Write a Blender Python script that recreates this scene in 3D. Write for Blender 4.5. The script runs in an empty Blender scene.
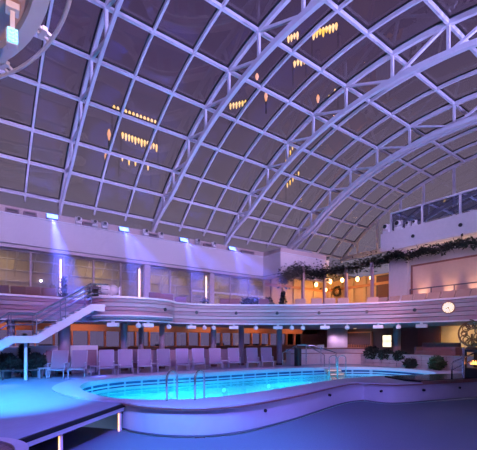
import bpy, math, random
from mathutils import Vector, Matrix
random.seed(7)
S = bpy.context.scene
COL = S.collection
PI = math.pi

# ------------------------------------------------------------------ mesh helper
class MB:
    def __init__(s): s.v=[]; s.f=[]
    def _add(s, vs, fs):
        b=len(s.v); s.v+= [tuple(v) for v in vs]; s.f+=[tuple(i+b for i in f) for f in fs]; return s
    def box(s, c, size, rz=0, rx=0, ry=0):
        hx,hy,hz=[a/2 for a in size]
        M=Matrix.Translation(c)@Matrix.Rotation(rz,4,'Z')@Matrix.Rotation(ry,4,'Y')@Matrix.Rotation(rx,4,'X')
        vs=[M@Vector((x*hx,y*hy,z*hz)) for x in(-1,1) for y in(-1,1) for z in(-1,1)]
        return s._add(vs,[(0,1,3,2),(4,6,7,5),(0,4,5,1),(2,3,7,6),(0,2,6,4),(1,5,7,3)])
    def bb(s, x0,x1,y0,y1,z0,z1):
        return s.box(((x0+x1)/2,(y0+y1)/2,(z0+z1)/2),(abs(x1-x0),abs(y1-y0),abs(z1-z0)))
    def sweep(s, path, side, w, h, closed=False):
        """rectangular bar along path; w across 'side', h across the normal"""
        P=[Vector(p) for p in path]; n=len(P); vs=[]; fs=[]
        for i in range(n):
            if closed: t=P[(i+1)%n]-P[i-1]
            else: t=P[min(i+1,n-1)]-P[max(i-1,0)]
            t.normalize()
            sd=Vector(side) if side is not None else Vector((0,0,1)).cross(t)
            sd=(sd-t*sd.dot(t)).normalized(); up=t.cross(sd)
            for a,b in((-1,-1),(1,-1),(1,1),(-1,1)): vs.append(P[i]+sd*a*w/2+up*b*h/2)
        for i in range(n if closed else n-1):
            j=(i+1)%n
            for k in range(4): fs.append((i*4+k,i*4+(k+1)%4,j*4+(k+1)%4,j*4+k))
        if not closed: fs+=[(3,2,1,0),tuple((n-1)*4+k for k in range(4))]
        return s._add(vs,fs)
    def bar(s,p,q,w,h=None,side=None):
        p=Vector(p);q=Vector(q); t=(q-p).normalized()
        if side is None: side=(1,0,0) if abs(t.x)<.8 else (0,1,0)
        return s.sweep([p,q],side,w,h or w)
    def tube(s,path,r,n=8,closed=False):
        P=[Vector(p) for p in path]; m=len(P); vs=[];fs=[]; ref=None
        for i in range(m):
            t=(P[(i+1)%m]-P[i-1]) if closed else P[min(i+1,m-1)]-P[max(i-1,0)]
            t.normalize()
            if ref is None: ref=Vector((0,0,1)) if abs(t.z)<.9 else Vector((1,0,0))
            a=(ref-t*ref.dot(t)).normalized(); b=t.cross(a); ref=a
            for k in range(n):
                an=2*PI*k/n; vs.append(P[i]+a*math.cos(an)*r+b*math.sin(an)*r)
        for i in range(m if closed else m-1):
            j=(i+1)%m
            for k in range(n): fs.append((i*n+k,i*n+(k+1)%n,j*n+(k+1)%n,j*n+k))
        if not closed: fs+=[tuple(range(n-1,-1,-1)),tuple((m-1)*n+k for k in range(n))]
        return s._add(vs,fs)
    def lathe(s,prof,c=(0,0,0),n=16,axis='z'):
        vs=[];fs=[];m=len(prof)
        for r,z in prof:
            for k in range(n):
                a=2*PI*k/n; x,y=r*math.cos(a),r*math.sin(a)
                p=(x,y,z) if axis=='z' else ((z,x,y) if axis=='x' else (x,z,y))
                vs.append((p[0]+c[0],p[1]+c[1],p[2]+c[2]))
        for i in range(m-1):
            for k in range(n): fs.append((i*n+k,i*n+(k+1)%n,(i+1)*n+(k+1)%n,(i+1)*n+k))
        fs+=[tuple(range(n-1,-1,-1)),tuple((m-1)*n+k for k in range(n))]
        return s._add(vs,fs)
    def prism(s,poly,z0,z1):
        n=len(poly)
        vs=[(x,y,z0) for x,y in poly]+[(x,y,z1) for x,y in poly]
        fs=[tuple(range(n-1,-1,-1)),tuple(range(n,2*n))]+[(i,(i+1)%n,n+(i+1)%n,n+i) for i in range(n)]
        return s._add(vs,fs)
    def strip(s,A,B):
        """closed quad strip between equal length 3D loops A and B"""
        n=len(A); return s._add(list(A)+list(B),[(i,(i+1)%n,n+(i+1)%n,n+i) for i in range(n)])
    def ostrip(s,A,B):
        n=len(A); return s._add(list(A)+list(B),[(i,i+1,n+i+1,n+i) for i in range(n-1)])
    def leaves(s,pts,size,rnd):
        for p in pts:
            d=Vector((rnd.gauss(0,1),rnd.gauss(0,1),rnd.gauss(0,1))).normalized()
            e=d.orthogonal().normalized(); L=size*rnd.uniform(.7,1.4); p=Vector(p)
            s._add([p,p+d*L*.5+e*L*.28,p+d*L,p+d*L*.5-e*L*.28],[(0,1,2,3)])
        return s
    def build(s,name,mat,parent=None,smooth=False,bevel=0,solid=0):
        off=Vector((0,0,0)); q=parent
        while q is not None: off+=q.location; q=q.parent
        me=bpy.data.meshes.new(name); me.from_pydata([tuple(Vector(v)-off) for v in s.v],[],s.f)
        me.validate(); me.update()
        import bmesh
        bm=bmesh.new(); bm.from_mesh(me); bmesh.ops.recalc_face_normals(bm,faces=bm.faces); bm.to_mesh(me); bm.free()
        o=bpy.data.objects.new(name,me); COL.objects.link(o); me.materials.append(mat)
        if smooth:
            for p in me.polygons: p.use_smooth=True
        if bevel:
            m=o.modifiers.new('bevel','BEVEL'); m.width=bevel; m.segments=2; m.limit_method='ANGLE'
        if solid:
            m=o.modifiers.new('solid','SOLIDIFY'); m.thickness=solid
        if parent is not None: o.parent=parent
        return o

def thing(name,label,cat,loc=(0,0,0),group=None,rz=0):
    o=bpy.data.objects.new(name,None); COL.objects.link(o); o.location=loc; o.rotation_euler=(0,0,rz)
    o.empty_display_size=.1
    return tag(o,label,cat,group)
def tag(o,label,cat,group=None):
    o['label']=label; o['category']=cat
    if group: o['group']=group
    return o
def struct(o): o['kind']='structure'; return o
def kids(o): return [c for c in bpy.data.objects if c.parent==o]
def copy_tree(o,loc,rz,label,group=None):
    c=o.copy(); COL.objects.link(c); c.location=loc; c.rotation_euler=(0,0,rz); c['label']=label
    if group: c['group']=group
    for ch in kids(o):
        d=ch.copy(); COL.objects.link(d); d.parent=c
        for gch in kids(ch):
            e=gch.copy(); COL.objects.link(e); e.parent=d
    return c
ORD=['first','second','third','fourth','fifth','sixth','seventh','eighth','ninth','tenth','eleventh','twelfth','thirteenth','fourteenth','fifteenth','sixteenth','seventeenth','eighteenth']

# ------------------------------------------------------------------ materials
def mat(name,col,rough=.5,metal=0,emit=None,es=0,var=.08,scale=6,bump=0,spec=.5):
    m=bpy.data.materials.new(name); m.use_nodes=True; nt=m.node_tree; N=nt.nodes; L=nt.links
    b=N['Principled BSDF']; b.inputs['Roughness'].default_value=rough; b.inputs['Metallic'].default_value=metal
    b.inputs['Specular IOR Level'].default_value=spec
    c=(*col,1); b.inputs['Base Color'].default_value=c
    tc=N.new('ShaderNodeTexCoord'); nz=N.new('ShaderNodeTexNoise'); nz.inputs['Scale'].default_value=scale; nz.inputs['Detail'].default_value=4
    L.new(tc.outputs['Object'],nz.inputs['Vector'])
    if var:
        mx=N.new('ShaderNodeMix'); mx.data_type='RGBA'
        mx.inputs[6].default_value=(*[max(0,a*(1-var)) for a in col],1); mx.inputs[7].default_value=(*[min(1,a*(1+var)) for a in col],1)
        L.new(nz.outputs['Fac'],mx.inputs[0]); L.new(mx.outputs[2],b.inputs['Base Color'])
    if bump:
        bp=N.new('ShaderNodeBump'); bp.inputs['Strength'].default_value=bump; bp.inputs['Distance'].default_value=.02
        L.new(nz.outputs['Fac'],bp.inputs['Height']); L.new(bp.outputs['Normal'],b.inputs['Normal'])
    if emit: b.inputs['Emission Color'].default_value=(*emit,1); b.inputs['Emission Strength'].default_value=es
    return m
def planks(name,c1,c2,rough,width,axis='X',gap=.04,rot=0):
    m=mat(name,c1,rough,var=0); nt=m.node_tree;N=nt.nodes;L=nt.links;b=N['Principled BSDF']
    tc=N['Texture Coordinate']; mp=N.new('ShaderNodeMapping'); mp.inputs['Rotation'].default_value=(0,0,rot); L.new(tc.outputs['Object'],mp.inputs['Vector'])
    sp=N.new('ShaderNodeSeparateXYZ'); L.new(mp.outputs['Vector'],sp.inputs[0])
    md=N.new('ShaderNodeMath'); md.operation='DIVIDE'; md.inputs[1].default_value=width; L.new(sp.outputs[axis],md.inputs[0])
    fr=N.new('ShaderNodeMath'); fr.operation='FRACT'; L.new(md.outputs[0],fr.inputs[0])
    lt=N.new('ShaderNodeMath'); lt.operation='LESS_THAN'; lt.inputs[1].default_value=gap; L.new(fr.outputs[0],lt.inputs[0])
    nz=N['Noise Texture']; nz.inputs['Scale'].default_value=3
    mx=N.new('ShaderNodeMix'); mx.data_type='RGBA'; mx.inputs[6].default_value=(*c1,1); mx.inputs[7].default_value=(*[a*.8 for a in c1],1); L.new(nz.outputs['Fac'],mx.inputs[0])
    m2=N.new('ShaderNodeMix'); m2.data_type='RGBA'; m2.inputs[7].default_value=(*c2,1); L.new(lt.outputs[0],m2.inputs[0]); L.new(mx.outputs[2],m2.inputs[6]); L.new(m2.outputs[2],b.inputs['Base Color'])
    return m
def glass(name,tint,refl,rough=.02,bump=0,bscale=3,ior=1.45,fres=True):
    m=bpy.data.materials.new(name); m.use_nodes=True; nt=m.node_tree;N=nt.nodes;L=nt.links
    N.remove(N['Principled BSDF']); out=N['Material Output']
    t=N.new('ShaderNodeBsdfTransparent'); t.inputs[0].default_value=(*tint,1)
    g=N.new('ShaderNodeBsdfGlossy'); g.inputs['Roughness'].default_value=rough; g.inputs['Color'].default_value=(1,1,1,1)
    mx=N.new('ShaderNodeMixShader'); L.new(t.outputs[0],mx.inputs[1]); L.new(g.outputs[0],mx.inputs[2]); L.new(mx.outputs[0],out.inputs['Surface'])
    fr=N.new('ShaderNodeFresnel' if fres else 'ShaderNodeValue')
    if fres: fr.inputs['IOR'].default_value=ior
    else: fr.outputs[0].default_value=0
    ad=N.new('ShaderNodeMath'); ad.operation='ADD'; ad.use_clamp=True; ad.inputs[1].default_value=refl
    L.new(fr.outputs[0],ad.inputs[0]); L.new(ad.outputs[0],mx.inputs[0])
    if bump:
        tc=N.new('ShaderNodeTexCoord'); nz=N.new('ShaderNodeTexNoise'); nz.inputs['Scale'].default_value=bscale; nz.inputs['Detail'].default_value=2
        L.new(tc.outputs['Object'],nz.inputs['Vector']); bp=N.new('ShaderNodeBump'); bp.inputs['Strength'].default_value=bump; bp.inputs['Distance'].default_value=.05
        L.new(nz.outputs['Fac'],bp.inputs['Height'])
        for q in ((g,fr) if fres else (g,)): L.new(bp.outputs[0],q.inputs['Normal'])
    return m
def glow(name,col,s):
    return mat(name,(.8,.8,.8),.4,emit=col,es=s,var=0)

M={}
M['white']=mat('white_paint',(.74,.71,.74),.45)
M['steel']=mat('painted_roof_steel',(.72,.70,.76),.35)
M['gasket']=mat('black_gasket',(.012,.012,.016),.5)
M['roofglass']=glass('roof_glass',(.70,.66,.72),.075,.015,fres=False)
M['fascia']=mat('cream_fascia',(.78,.72,.72),.6)
M['cornice']=mat('cornice_paint',(.66,.55,.55),.5)
M['ledge']=mat('ledge_paint',(.68,.54,.50),.5)
M['winglass']=glass('window_glass',(.80,.78,.82),.22,.01)
M['seaglass']=glass('sea_window_glass',(.82,.78,.86),.02,.01)
M['mullion']=mat('bronze_mullion',(.45,.36,.36),.4)
M['orangewood']=mat('varnished_orange_wood',(.62,.27,.12),.35)
M['lounge']=mat('lounge_wall',(.70,.58,.38),.7)
M['strake']=mat('balcony_strake',(.40,.22,.25),.4,var=.15,scale=2)
M['strakelight']=mat('balcony_strake_light',(.50,.34,.37),.4,var=.1,scale=2)
M['cap']=mat('white_rail_cap',(.82,.80,.82),.35)
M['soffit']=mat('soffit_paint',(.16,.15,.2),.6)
M['deck']=planks('pale_deck_boards',(.40,.46,.58),(.29,.33,.42),.42,.16,'X',.05,.75)
M['black']=mat('black_trim',(.008,.008,.01),.6)
M['carpet']=mat('blue_grey_floor',(.19,.24,.31),.75,var=.25,scale=40,bump=.2)
M['coping']=mat('pale_stone_coping',(.66,.63,.68),.4,var=.1,scale=10)
M['woodtrim']=mat('red_brown_wood_trim',(.30,.13,.10),.4)
M['poolwall']=mat('white_pool_wall',(.78,.76,.80),.4,var=.04)
M['basin']=mat('pool_basin_tile',(.36,.78,.86),.4,var=.06,scale=20)
M['darktile']=planks('dark_blue_pool_tile',(.015,.045,.16),(.25,.45,.6),.25,.75,'X',.12)
M['paletile']=mat('pale_pool_tile',(.40,.62,.72),.3,var=.08)
M['water']=glass('pool_water',(.80,.96,.98),.0,.02,bump=.25,bscale=2.2,ior=1.33)
M['chrome']=mat('polished_steel_rail',(.80,.80,.84),.18,1,var=0)
M['sling']=mat('grey_lavender_sling',(.38,.29,.38),.7,var=.1,scale=20)
M['frame']=mat('white_chair_frame',(.50,.46,.50),.4)
M['leaf']=mat('dark_leaf',(.018,.026,.018),.6,var=.4)
M['leaf2']=mat('green_leaf',(.05,.10,.04),.6,var=.4)
M['pot']=mat('dark_pot',(.05,.045,.05),.5)
M['col']=mat('mauve_column',(.42,.30,.34),.4)
M['darkwood']=mat('dark_wood_panel',(.10,.055,.05),.4,var=.2)
M['redcurtain']=mat('maroon_wall',(.16,.06,.06),.6)
M['beige']=mat('beige_wall',(.66,.50,.30),.6)
M['warmwall']=mat('amber_bar_wall',(.70,.48,.28),.6,var=.15,scale=1.5)
M['stone']=mat('planter_stone',(.40,.40,.46),.7,var=.3,scale=3)
M['polish']=mat('black_polished_floor',(.010,.014,.016),.12)
M['darkrail']=mat('dark_stair_rail',(.14,.12,.15),.35)
M['tread']=mat('stair_tread',(.62,.44,.40),.5)
M['wicker']=mat('brown_wicker',(.26,.15,.13),.7,var=.3,scale=40)
M['tan']=mat('tan_cushion',(.58,.44,.34),.7)
M['maroonseat']=mat('plum_upholstery',(.30,.17,.20),.7)
M['blackplastic']=mat('black_plastic',(.02,.02,.025),.4)
M['whiteplastic']=mat('white_plastic',(.82,.80,.82),.35)
M['canopybeige']=mat('beige_canopy_soffit',(.72,.52,.44),.5)
M['screen']=glass('terrace_screen_glass',(.42,.46,.66),.14,.02)
M['railglass']=glass('railing_glass',(.9,.92,.94),.03,.01)
M['bulb']=glow('warm_bulb',(1,.55,.16),26)
M['led']=glow('blue_led_lens',(.09,.2,1),6.5)
M['strip']=glow('warm_light_strip',(1,.62,.30),2.2)
M['amberled']=glow('amber_post_strip',(1,.45,.08),2.0)
M['clockface']=glow('lit_clock_face',(1,.84,.50),.8)
M['menu']=glow('lit_panel',(1,.82,.55),1.5)
M['poollamp']=glow('pool_lamp_lens',(.10,.85,1),.9)
M['fire']=glow('flame',(1,.30,.05),4)
M['gold']=mat('dark_gold',(.20,.12,.08),.3,.8)
M['city']=mat('far_city',(.03,.028,.045),.8)
M['sea']=mat('dark_sea',(.03,.03,.05),.3)
M['stepglow']=glow('warm_step_glow',(1,.50,.28),.7)  # emission standing in for warm light on the pool steps
M['candle']=glow('candle_glow',(1,.42,.10),7)

H=1.6
# ------------------------------------------------------------------ roof curves
def zt(v): return H+11.5-.0325*(v-9)**2-4.4e-5*(v-9)**4
def zb(v):
    q=abs(v-9); return zt(v)-min(1.08,.32+max(0,11-q)*.34)
PURL=[20.05,18.85,17.65,16.0,14.4,12.55,10.6,8.35,6.2,4.2,2.2,.4,-1.0,-2.05]
TR=[-5.5,-.9,3.72,8.68,13.75,19.1,25.6]
X0,X1=-5.5,25.6
# glass
g=MB(); vs=PURL
g.ostrip([(X0,20.42,7.8)]+[(X0,v,zt(v)+.13) for v in vs],[(X1,20.42,7.8)]+[(X1,v,zt(v)+.13) for v in vs])
ceil=struct(g.build('ceiling',M['roofglass']))
for v in PURL:
    dz=-.065*(v-9)-1.76e-4*(v-9)**3; up=Vector((0,-dz,1)).normalized(); sd=Vector((0,1,dz)).normalized()
    b=MB().sweep([(X0,v,zt(v)),(X1,v,zt(v))],sd,.10,.14); pu=b.build('purlin',M['steel'],ceil)
    c=Vector((0,v,zt(v)))+up*.10
    MB().sweep([(X0,c.y,c.z),(X1,c.y,c.z)],sd,.17,.05).build('gasket',M['gasket'],pu)
raf=[]
for i in range(len(TR)-1):
    nn=4 if i==5 else 3
    for k in range(1,nn): raf.append(TR[i]+(TR[i+1]-TR[i])*k/nn)
vv=[20.3-22.6*i/40 for i in range(41)]
for u in raf:
    r=MB().sweep([(u,v,zt(v)) for v in vv],(1,0,0),.08,.14).build('rafter',M['steel'],ceil)
    MB().sweep([(u,v,zt(v)+.10) for v in vv],(1,0,0),.145,.05).build('gasket',M['gasket'],r)
names=['roof truss above and left of the camera, out past the round canopy','second roof truss from the left, over the deck','leftmost complete roof truss, rising almost upright beside the first blue floodlight','roof truss rising from between the second and third blue floodlights','roof truss rising just left of the fourth blue floodlight','heavy roof truss rising from the jogged corner of the fascia','end roof arch standing on the gable beam with upright posts']
for i,u in enumerate(TR):
    t=thing('roof_truss','lavender-lit steel '+names[i],'roof truss',(u,20.2,8.0),'arched roof trusses')
    last=(i==6)
    MB().sweep([(u,v,zt(v)-.02) for v in vv],(1,0,0),.13,.18).build('top_chord',M['steel'],t)
    MB().sweep([(u,v,zt(v)+.10) for v in vv],(1,0,0),.24,.05).build('gasket',M['gasket'],t)
    if not last:
        W=.25 if i==5 else (.11 if i<3 else .16)
        MB().sweep([(u,v,zb(v)) for v in vv],(1,0,0),W,.2 if i>2 else .14).build('bottom_chord',M['steel'],t)
        if i==5:
            MB().sweep([(u+.42,v,zb(v)+.05) for v in vv],(1,0,0),.16,.2).build('bottom_chord',M['steel'],t)
            MB().sweep([(u+.2,v,zb(v)+.16) for v in vv],(1,0,0),.3,.05).build('gasket',M['gasket'],t)
        for k,v in enumerate(PURL[1:-1]):
            MB().bar((u,v,zt(v)),(u,v,zb(v)),.10,.10).build('post',M['steel'],t)
        for k in range(1,len(PURL)-2):
            a,b=PURL[k],PURL[k+1]
            if (a+b)/2<9: a,b=b,a
            MB().bar((u,a,zt(a)),(u,b,zb(b)),.10,.10).build('diagonal_brace',M['steel'],t)
    else:
        MB().bar((u,20.2,8.45),(u,-2.2,8.45),.3,.3).build('gable_beam',M['steel'],t)
        for v in (18.6,16.8,14.9,13.2,11.2,9.2,7.2,5.2,3.2,1.2,-.8):
            MB().bar((u,v,8.5),(u,v,zt(v)),.14,.14).build('post',M['steel'],t)
# gable glazing
gp=[(X1+.06,v,zt(v)) for v in vv]
struct(MB()._add([(X1+.06,20.2,8.4)]+gp+[(X1+.06,-2.3,8.4)],[tuple(range(len(gp)+2))]).build('window_gable',M['roofglass']))

# ------------------------------------------------------------------ fascia, ledge (left side) with jog
path=[(-8,20),(16.76,20),(16.76,18.2),(21.6,18.2)]
def wallrun(path,z0,z1,th,off=0):
    b=MB()
    P=[Vector((x,y,0)) for x,y in path]
    nrm=[]
    for i in range(len(P)-1):
        t=(P[i+1]-P[i]).normalized(); nrm.append(Vector((t.y,-t.x,0)))
    out=[];inn=[]
    for i,p in enumerate(P):
        ns=[nrm[j] for j in (i-1,i) if 0<=j<len(nrm)]
        n=sum(ns,Vector()) ; n=n if len(ns)==1 else n/(1+ns[0].dot(ns[1]))
        out.append(p+n*off); inn.append(p+n*(off-th))
    loop=[(p.x,p.y) for p in out]+[(p.x,p.y) for p in reversed(inn)]
    return b.prism(loop,z0,z1)
fas=struct(wallrun(path,6.12,7.45,.3).build('wall_fascia',M['fascia']))
wallrun(path,5.86,6.0,.5,.16).build('cornice',M['cornice'],fas)
wallrun(path,6.0,6.06,.45,.06).build('cornice',M['gasket'],fas)
wallrun(path,6.06,6.16,.5,.11).build('cornice',M['fascia'],fas)
wallrun([(-8,20.25),(17.0,20.25),(17.0,18.45),(21.6,18.45)],7.45,7.86,.2).build('ledge_backing',M['ledge'],fas)
wallrun(path,7.40,7.47,.5,.05).build('ledge_shelf',M['cap'],fas)

# ------------------------------------------------------------------ floors
outer_near=[(3.12,9.35),(3.30,8.75),(3.64,8.12),(4.30,7.50),(5.05,7.26),(5.7,7.24),(6.83,7.42),(7.8,7.62),(9.09,7.98),(10.3,8.3),(11.2,8.45),(11.82,8.38),(11.90,8.3),(11.93,7.8),(12.2,7.38),(12.75,7.12),(13.5,6.92),(14.3,6.72),(16.3,6.15),(18.2,5.6)]
outer_rest=[(19.2,7.2),(20.0,9),(20.3,11),(20.1,12.8),(18.9,14.7),(16.6,15.7),(14.2,16.05),(10.3,16.45),(8,16.65),(6.1,16.7),(4.6,16.5),(3.4,15.8),(2.6,14.5),(2.2,13.3),(2.15,12.2),(2.35,11),(2.65,10.2)]
inner=[(3.11,10.16),(3.64,9.36),(4.3,8.9),(5.1,8.60),(6.74,8.62),(9.32,9.1),(11.0,9.42),(12.4,9.55),(14.6,9.35),(16.6,8.6),(17.9,8.6),(18.8,9.6),(19.2,11.2),(18.7,12.9),(16.9,14.1),(15,14.6),(13,14.95),(8.8,15.15),(6.0,15.35),(4.6,15.1),(3.6,14.4),(3.1,13.4),(2.9,12.3),(2.92,11.3)]
def crom(P,n=6,closed=True):
    m=len(P); out=[]
    for i in range(m if closed else m-1):
        g_=lambda j:P[j%m] if closed else P[max(0,min(m-1,j))]
        p0,p1,p2,p3=[Vector(g_(i+d)) for d in(-1,0,1,2)]
        for k in range(n):
            t=k/n
            out.append(.5*((2*p1)+(-p0+p2)*t+(2*p0-5*p1+4*p2-p3)*t*t+(-p0+3*p1-3*p2+p3)*t**3))
    if not closed: out.append(Vector(P[-1]))
    return out
OUT=crom(outer_near+outer_rest); INN=crom(inner)
def resample(P,n,c=(10.5,11.6)):
    an=sorted([(math.atan2(p.y-c[1],p.x-c[0]),p) for p in P],key=lambda a:a[0])
    res=[]
    for i in range(n):
        a=-PI+2*PI*(i+.5)/n
        for k in range(len(an)):
            a0,p0=an[k-1]; a1,p1=an[k]
            if k==0: a0-=2*PI
            if a0<=a<=a1: break
        else:
            a0,p0=an[-1]; a1,p1=an[0]; a1+=2*PI
        t=(a-a0)/max(1e-9,a1-a0); res.append(p0.lerp(p1,t))
    return res
NP=200
RO=resample(OUT,NP); RI=resample(INN,NP)
def grow(P,d):
    n=len(P); o=[]
    for i in range(n):
        t=(P[(i+1)%n]-P[i-1]).normalized(); o.append(P[i]+Vector((t.y,-t.x))*d)
    return o
def z3(P,z): return [(p.x,p.y,z) for p in P]
flp=[(-14,-6),(30,-6),(30,5.0),(18.25,5.58)]+[(p.x,p.y) for p in reversed(crom(outer_near,6,False))]+[(2.5,10.2),(1.6,11),(-14,11)]
fl=struct(MB().prism(flp,-.78,-.68).build('floor',M['carpet']))
# raised deck: wraps left, far and right of the pool
far=[p for p in crom(outer_rest,6,False)]
E0=(3.12,9.35); dirx=Vector((.64-3.22,6.86-9.29)).normalized()
E1=Vector((3.18,9.3))+dirx*14
deckpoly=[(3.17,9.32),(E1.x,E1.y),(-14,E1.y),(-14,22.0),(29,22.0),(29,3.5),(18.4,5.4)]+[(p.x,p.y) for p in far]+[]
dk=struct(MB().prism(deckpoly,-.06,0).build('floor_deck',M['deck']))
nrm=Vector((-dirx.y,dirx.x))     # towards the camera side
if nrm.dot(Vector((0,0))-E1)<0: nrm=-nrm
def along(a,b,o): 
    p=Vector((3.18,9.3))+dirx*a+nrm*o; q=Vector((3.18,9.3))+dirx*b+nrm*o; return p,q
p,q=along(0,14,.03); MB().bar((p.x,p.y,-.045),(q.x,q.y,-.045),.05,.085,side=(nrm.x,nrm.y,0)).build('edge_band',M['black'],dk)
p,q=along(.05,14,.02); MB().bar((p.x,p.y,-.13),(q.x,q.y,-.13),.06,.085,side=(nrm.x,nrm.y,0)).build('edge_beam',M['white'],dk)
for a in (.16,2.4,3.3,4.6):
    p,_=along(a,a+1,-.02)
    po=MB().bar((p.x,p.y,-.68),(p.x,p.y,-.2),.07,.07).build('post',M['white'],dk)
    pp=p+dirx*.045
    MB().bar((pp.x,pp.y,-.66),(pp.x,pp.y,-.22),.02,.05).build('glow_strip',M['amberled'],po)
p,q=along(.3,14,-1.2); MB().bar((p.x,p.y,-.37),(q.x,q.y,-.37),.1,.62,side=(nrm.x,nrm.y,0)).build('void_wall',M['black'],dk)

# ------------------------------------------------------------------ pool
pool=thing('swimming_pool','curved swimming pool of glowing turquoise water with pale stone rim','swimming pool',(10.5,11.6,-.68))
RG=grow(RO,-.09)
MB().strip(z3(RO,.0),z3(RO,.04)).strip(z3(RO,.04),z3(RI,.04)).strip(z3(RI,.04),z3(RI,-.10)).build('coping',M['coping'],pool)
# outer wall only along the near, open side
nw=[p for p in crom(outer_near,6,False)]
nin=[]
for i,p_ in enumerate(nw):
    t=(nw[min(i+1,len(nw)-1)]-nw[max(i-1,0)]).normalized(); nin.append(p_+Vector((-t.y,t.x))*.07)
B=MB().ostrip(z3(nin,-.68),z3(nin,-.02)); 
ow=B.build('outer_wall',M['poolwall'],pool,smooth=True)
MB().sweep([(p_.x,p_.y,-.012) for p_ in nw],None,.08,.04).build('wood_trim',M['woodtrim'],pool)
MB().sweep([(p_.x,p_.y,-.655) for p_ in nin],None,.05,.05).build('skirting',M['chrome'],pool)
for px,(x,y,nx,ny) in enumerate([(6.25,7.36,-.2,-1),(9.75,8.16,-.27,-1),(11.95,7.7,-1,-.3),(13.5,6.92,-.25,-1),(15.3,6.47,-.27,-1)]):
    n_=Vector((nx,ny,0)).normalized(); c=Vector((x,y,-.24))+n_*-.04
    MB().tube([c-n_*.06,c+n_*.05],.045,10).build('overflow_port',M['gasket'],pool)
R1=RI; 
MB().strip(z3(R1,-.10),z3(R1,-.15)).build('pale_tile_band',M['paletile'],pool)
MB().strip(z3(R1,-.15),z3(R1,-.25)).build('dark_tile_band',M['darktile'],pool)
R2=grow(RI,.0); 
MB().strip(z3(R1,-.25),z3(R1,-.31)).build('pale_tile_band',M['paletile'],pool)
MB().strip(z3(R1,-.31),z3(R1,-.37)).build('dark_tile_band',M['darktile'],pool)
ins=grow(RI,-.02)
bs=MB().strip(z3(R1,-.37),z3(R1,-1.55)); bs._add(z3(R1,-1.55),[tuple(range(NP))]); bs.build('basin',M['basin'],pool)
MB()._add(z3(RI,-.43),[tuple(range(NP))]).build('pool_water',M['water'],pool)

# ------------------------------------------------------------------ balcony
bal=[(-8,18.2),(2.6,18.2),(4.5,18.1),(4.62,17.0),(5.3,16.35),(6.4,16.1),(7.4,16.25),(8.05,16.7),(8.5,17.1),(9.4,17.15),(10.4,16.95),(11.5,16.4),(12.8,15.5),(15,13.7),(16.4,11.8),(17.35,9.9),(17.75,8.2),(17.8,6.5),(17.8,-5)]
BP=crom(bal,5,False)
Nn=[]
for i in range(len(BP)):
    t=(BP[min(i+1,len(BP)-1)]-BP[max(i-1,0)]).normalized(); Nn.append(Vector((t.y,-t.x)))
def boff(d,z): return [(p_.x+n_.x*d,p_.y+n_.y*d,z) for p_,n_ in zip(BP,Nn)]
bc=thing('balcony','long curved balcony front of pinkish striped strakes wrapping above the pool deck','balcony',(10.4,16.95,2.45))
zs=[2.5,2.70,2.89,3.08,3.27,3.44]
for i in range(5):
    a,b=zs[i],zs[i+1]; o=.02*i
    bt=MB().ostrip(boff(o-.05,a),boff(o,a+.015)).ostrip(boff(o,a+.015),boff(o+.03,b-.02)).ostrip(boff(o+.03,b-.02),boff(o-.05,b))
    bt.build('strake',M['strakelight'] if i%2 else M['strake'],bc)
MB().ostrip(boff(-.2,3.44),boff(.18,3.44)).ostrip(boff(.18,3.44),boff(.18,3.52)).ostrip(boff(.18,3.52),boff(-.2,3.52)).ostrip(boff(-.2,3.52),boff(-.2,3.0)).build('top_cap',M['cap'],bc)
MB().ostrip(boff(-.2,2.44),boff(.04,2.44)).ostrip(boff(.04,2.44),boff(.04,2.5)).ostrip(boff(.04,2.5),boff(-.2,2.5)).build('bottom_trim',M['cap'],bc)
k0=[i for i in range(len(BP)) if 4.6<BP[i].x<7.9]
lip=[(BP[i].x+Nn[i].x*.16,BP[i].y+Nn[i].y*.16,2.68) for i in k0]
MB().sweep(lip,None,.20,.05).build('bulge_rim',M['cap'],bc)
MB().sweep([(x_,y_,2.60) for x_,y_,_ in lip],None,.16,.12).build('bulge_underside',M['soffit'],bc)
def bal_at(i,f=0): return BP[i],Nn[i]
def near_bal(x,y):
    k=min(range(len(BP)),key=lambda i:(BP[i]-Vector((x,y))).length); return BP[k],Nn[k]
# porthole speakers in the balcony front
def on_bal(px):
    dx=px-238.5; d=math.atan2(-.590*dx+298.8,.8075*dx+218.3)
    best=None
    for i in range(len(BP)-1):
        a0=math.atan2(BP[i].y,BP[i].x); a1=math.atan2(BP[i+1].y,BP[i+1].x)
        if (a0-d)*(a1-d)<=0 and BP[i].x>-1:
            t=(d-a0)/(a1-a0+1e-12); P_=BP[i].lerp(BP[i+1],t)
            if best is None or P_.length<best[0].length: best=(P_,Nn[i])
    return best
BEAR=[164,196,236,277,319,367,415]
for b in BEAR:
    P_,n_=on_bal(b); c=Vector((P_.x,P_.y,3.05)); n3=Vector((n_.x,n_.y,0))
    MB().tube([c-n3*.03,c+n3*.10],.085,12).build('porthole_speaker',M['blackplastic'],bc)
# slab and soffit of upper deck
poly=[(p_.x+n_.x*-.06,p_.y+n_.y*-.06) for p_,n_ in zip(BP,Nn)]+[(27,-5),(27,23),(-8,23)]
struct(MB().prism(poly,2.47,3.0).build('floor_upper',M['soffit']))

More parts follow.
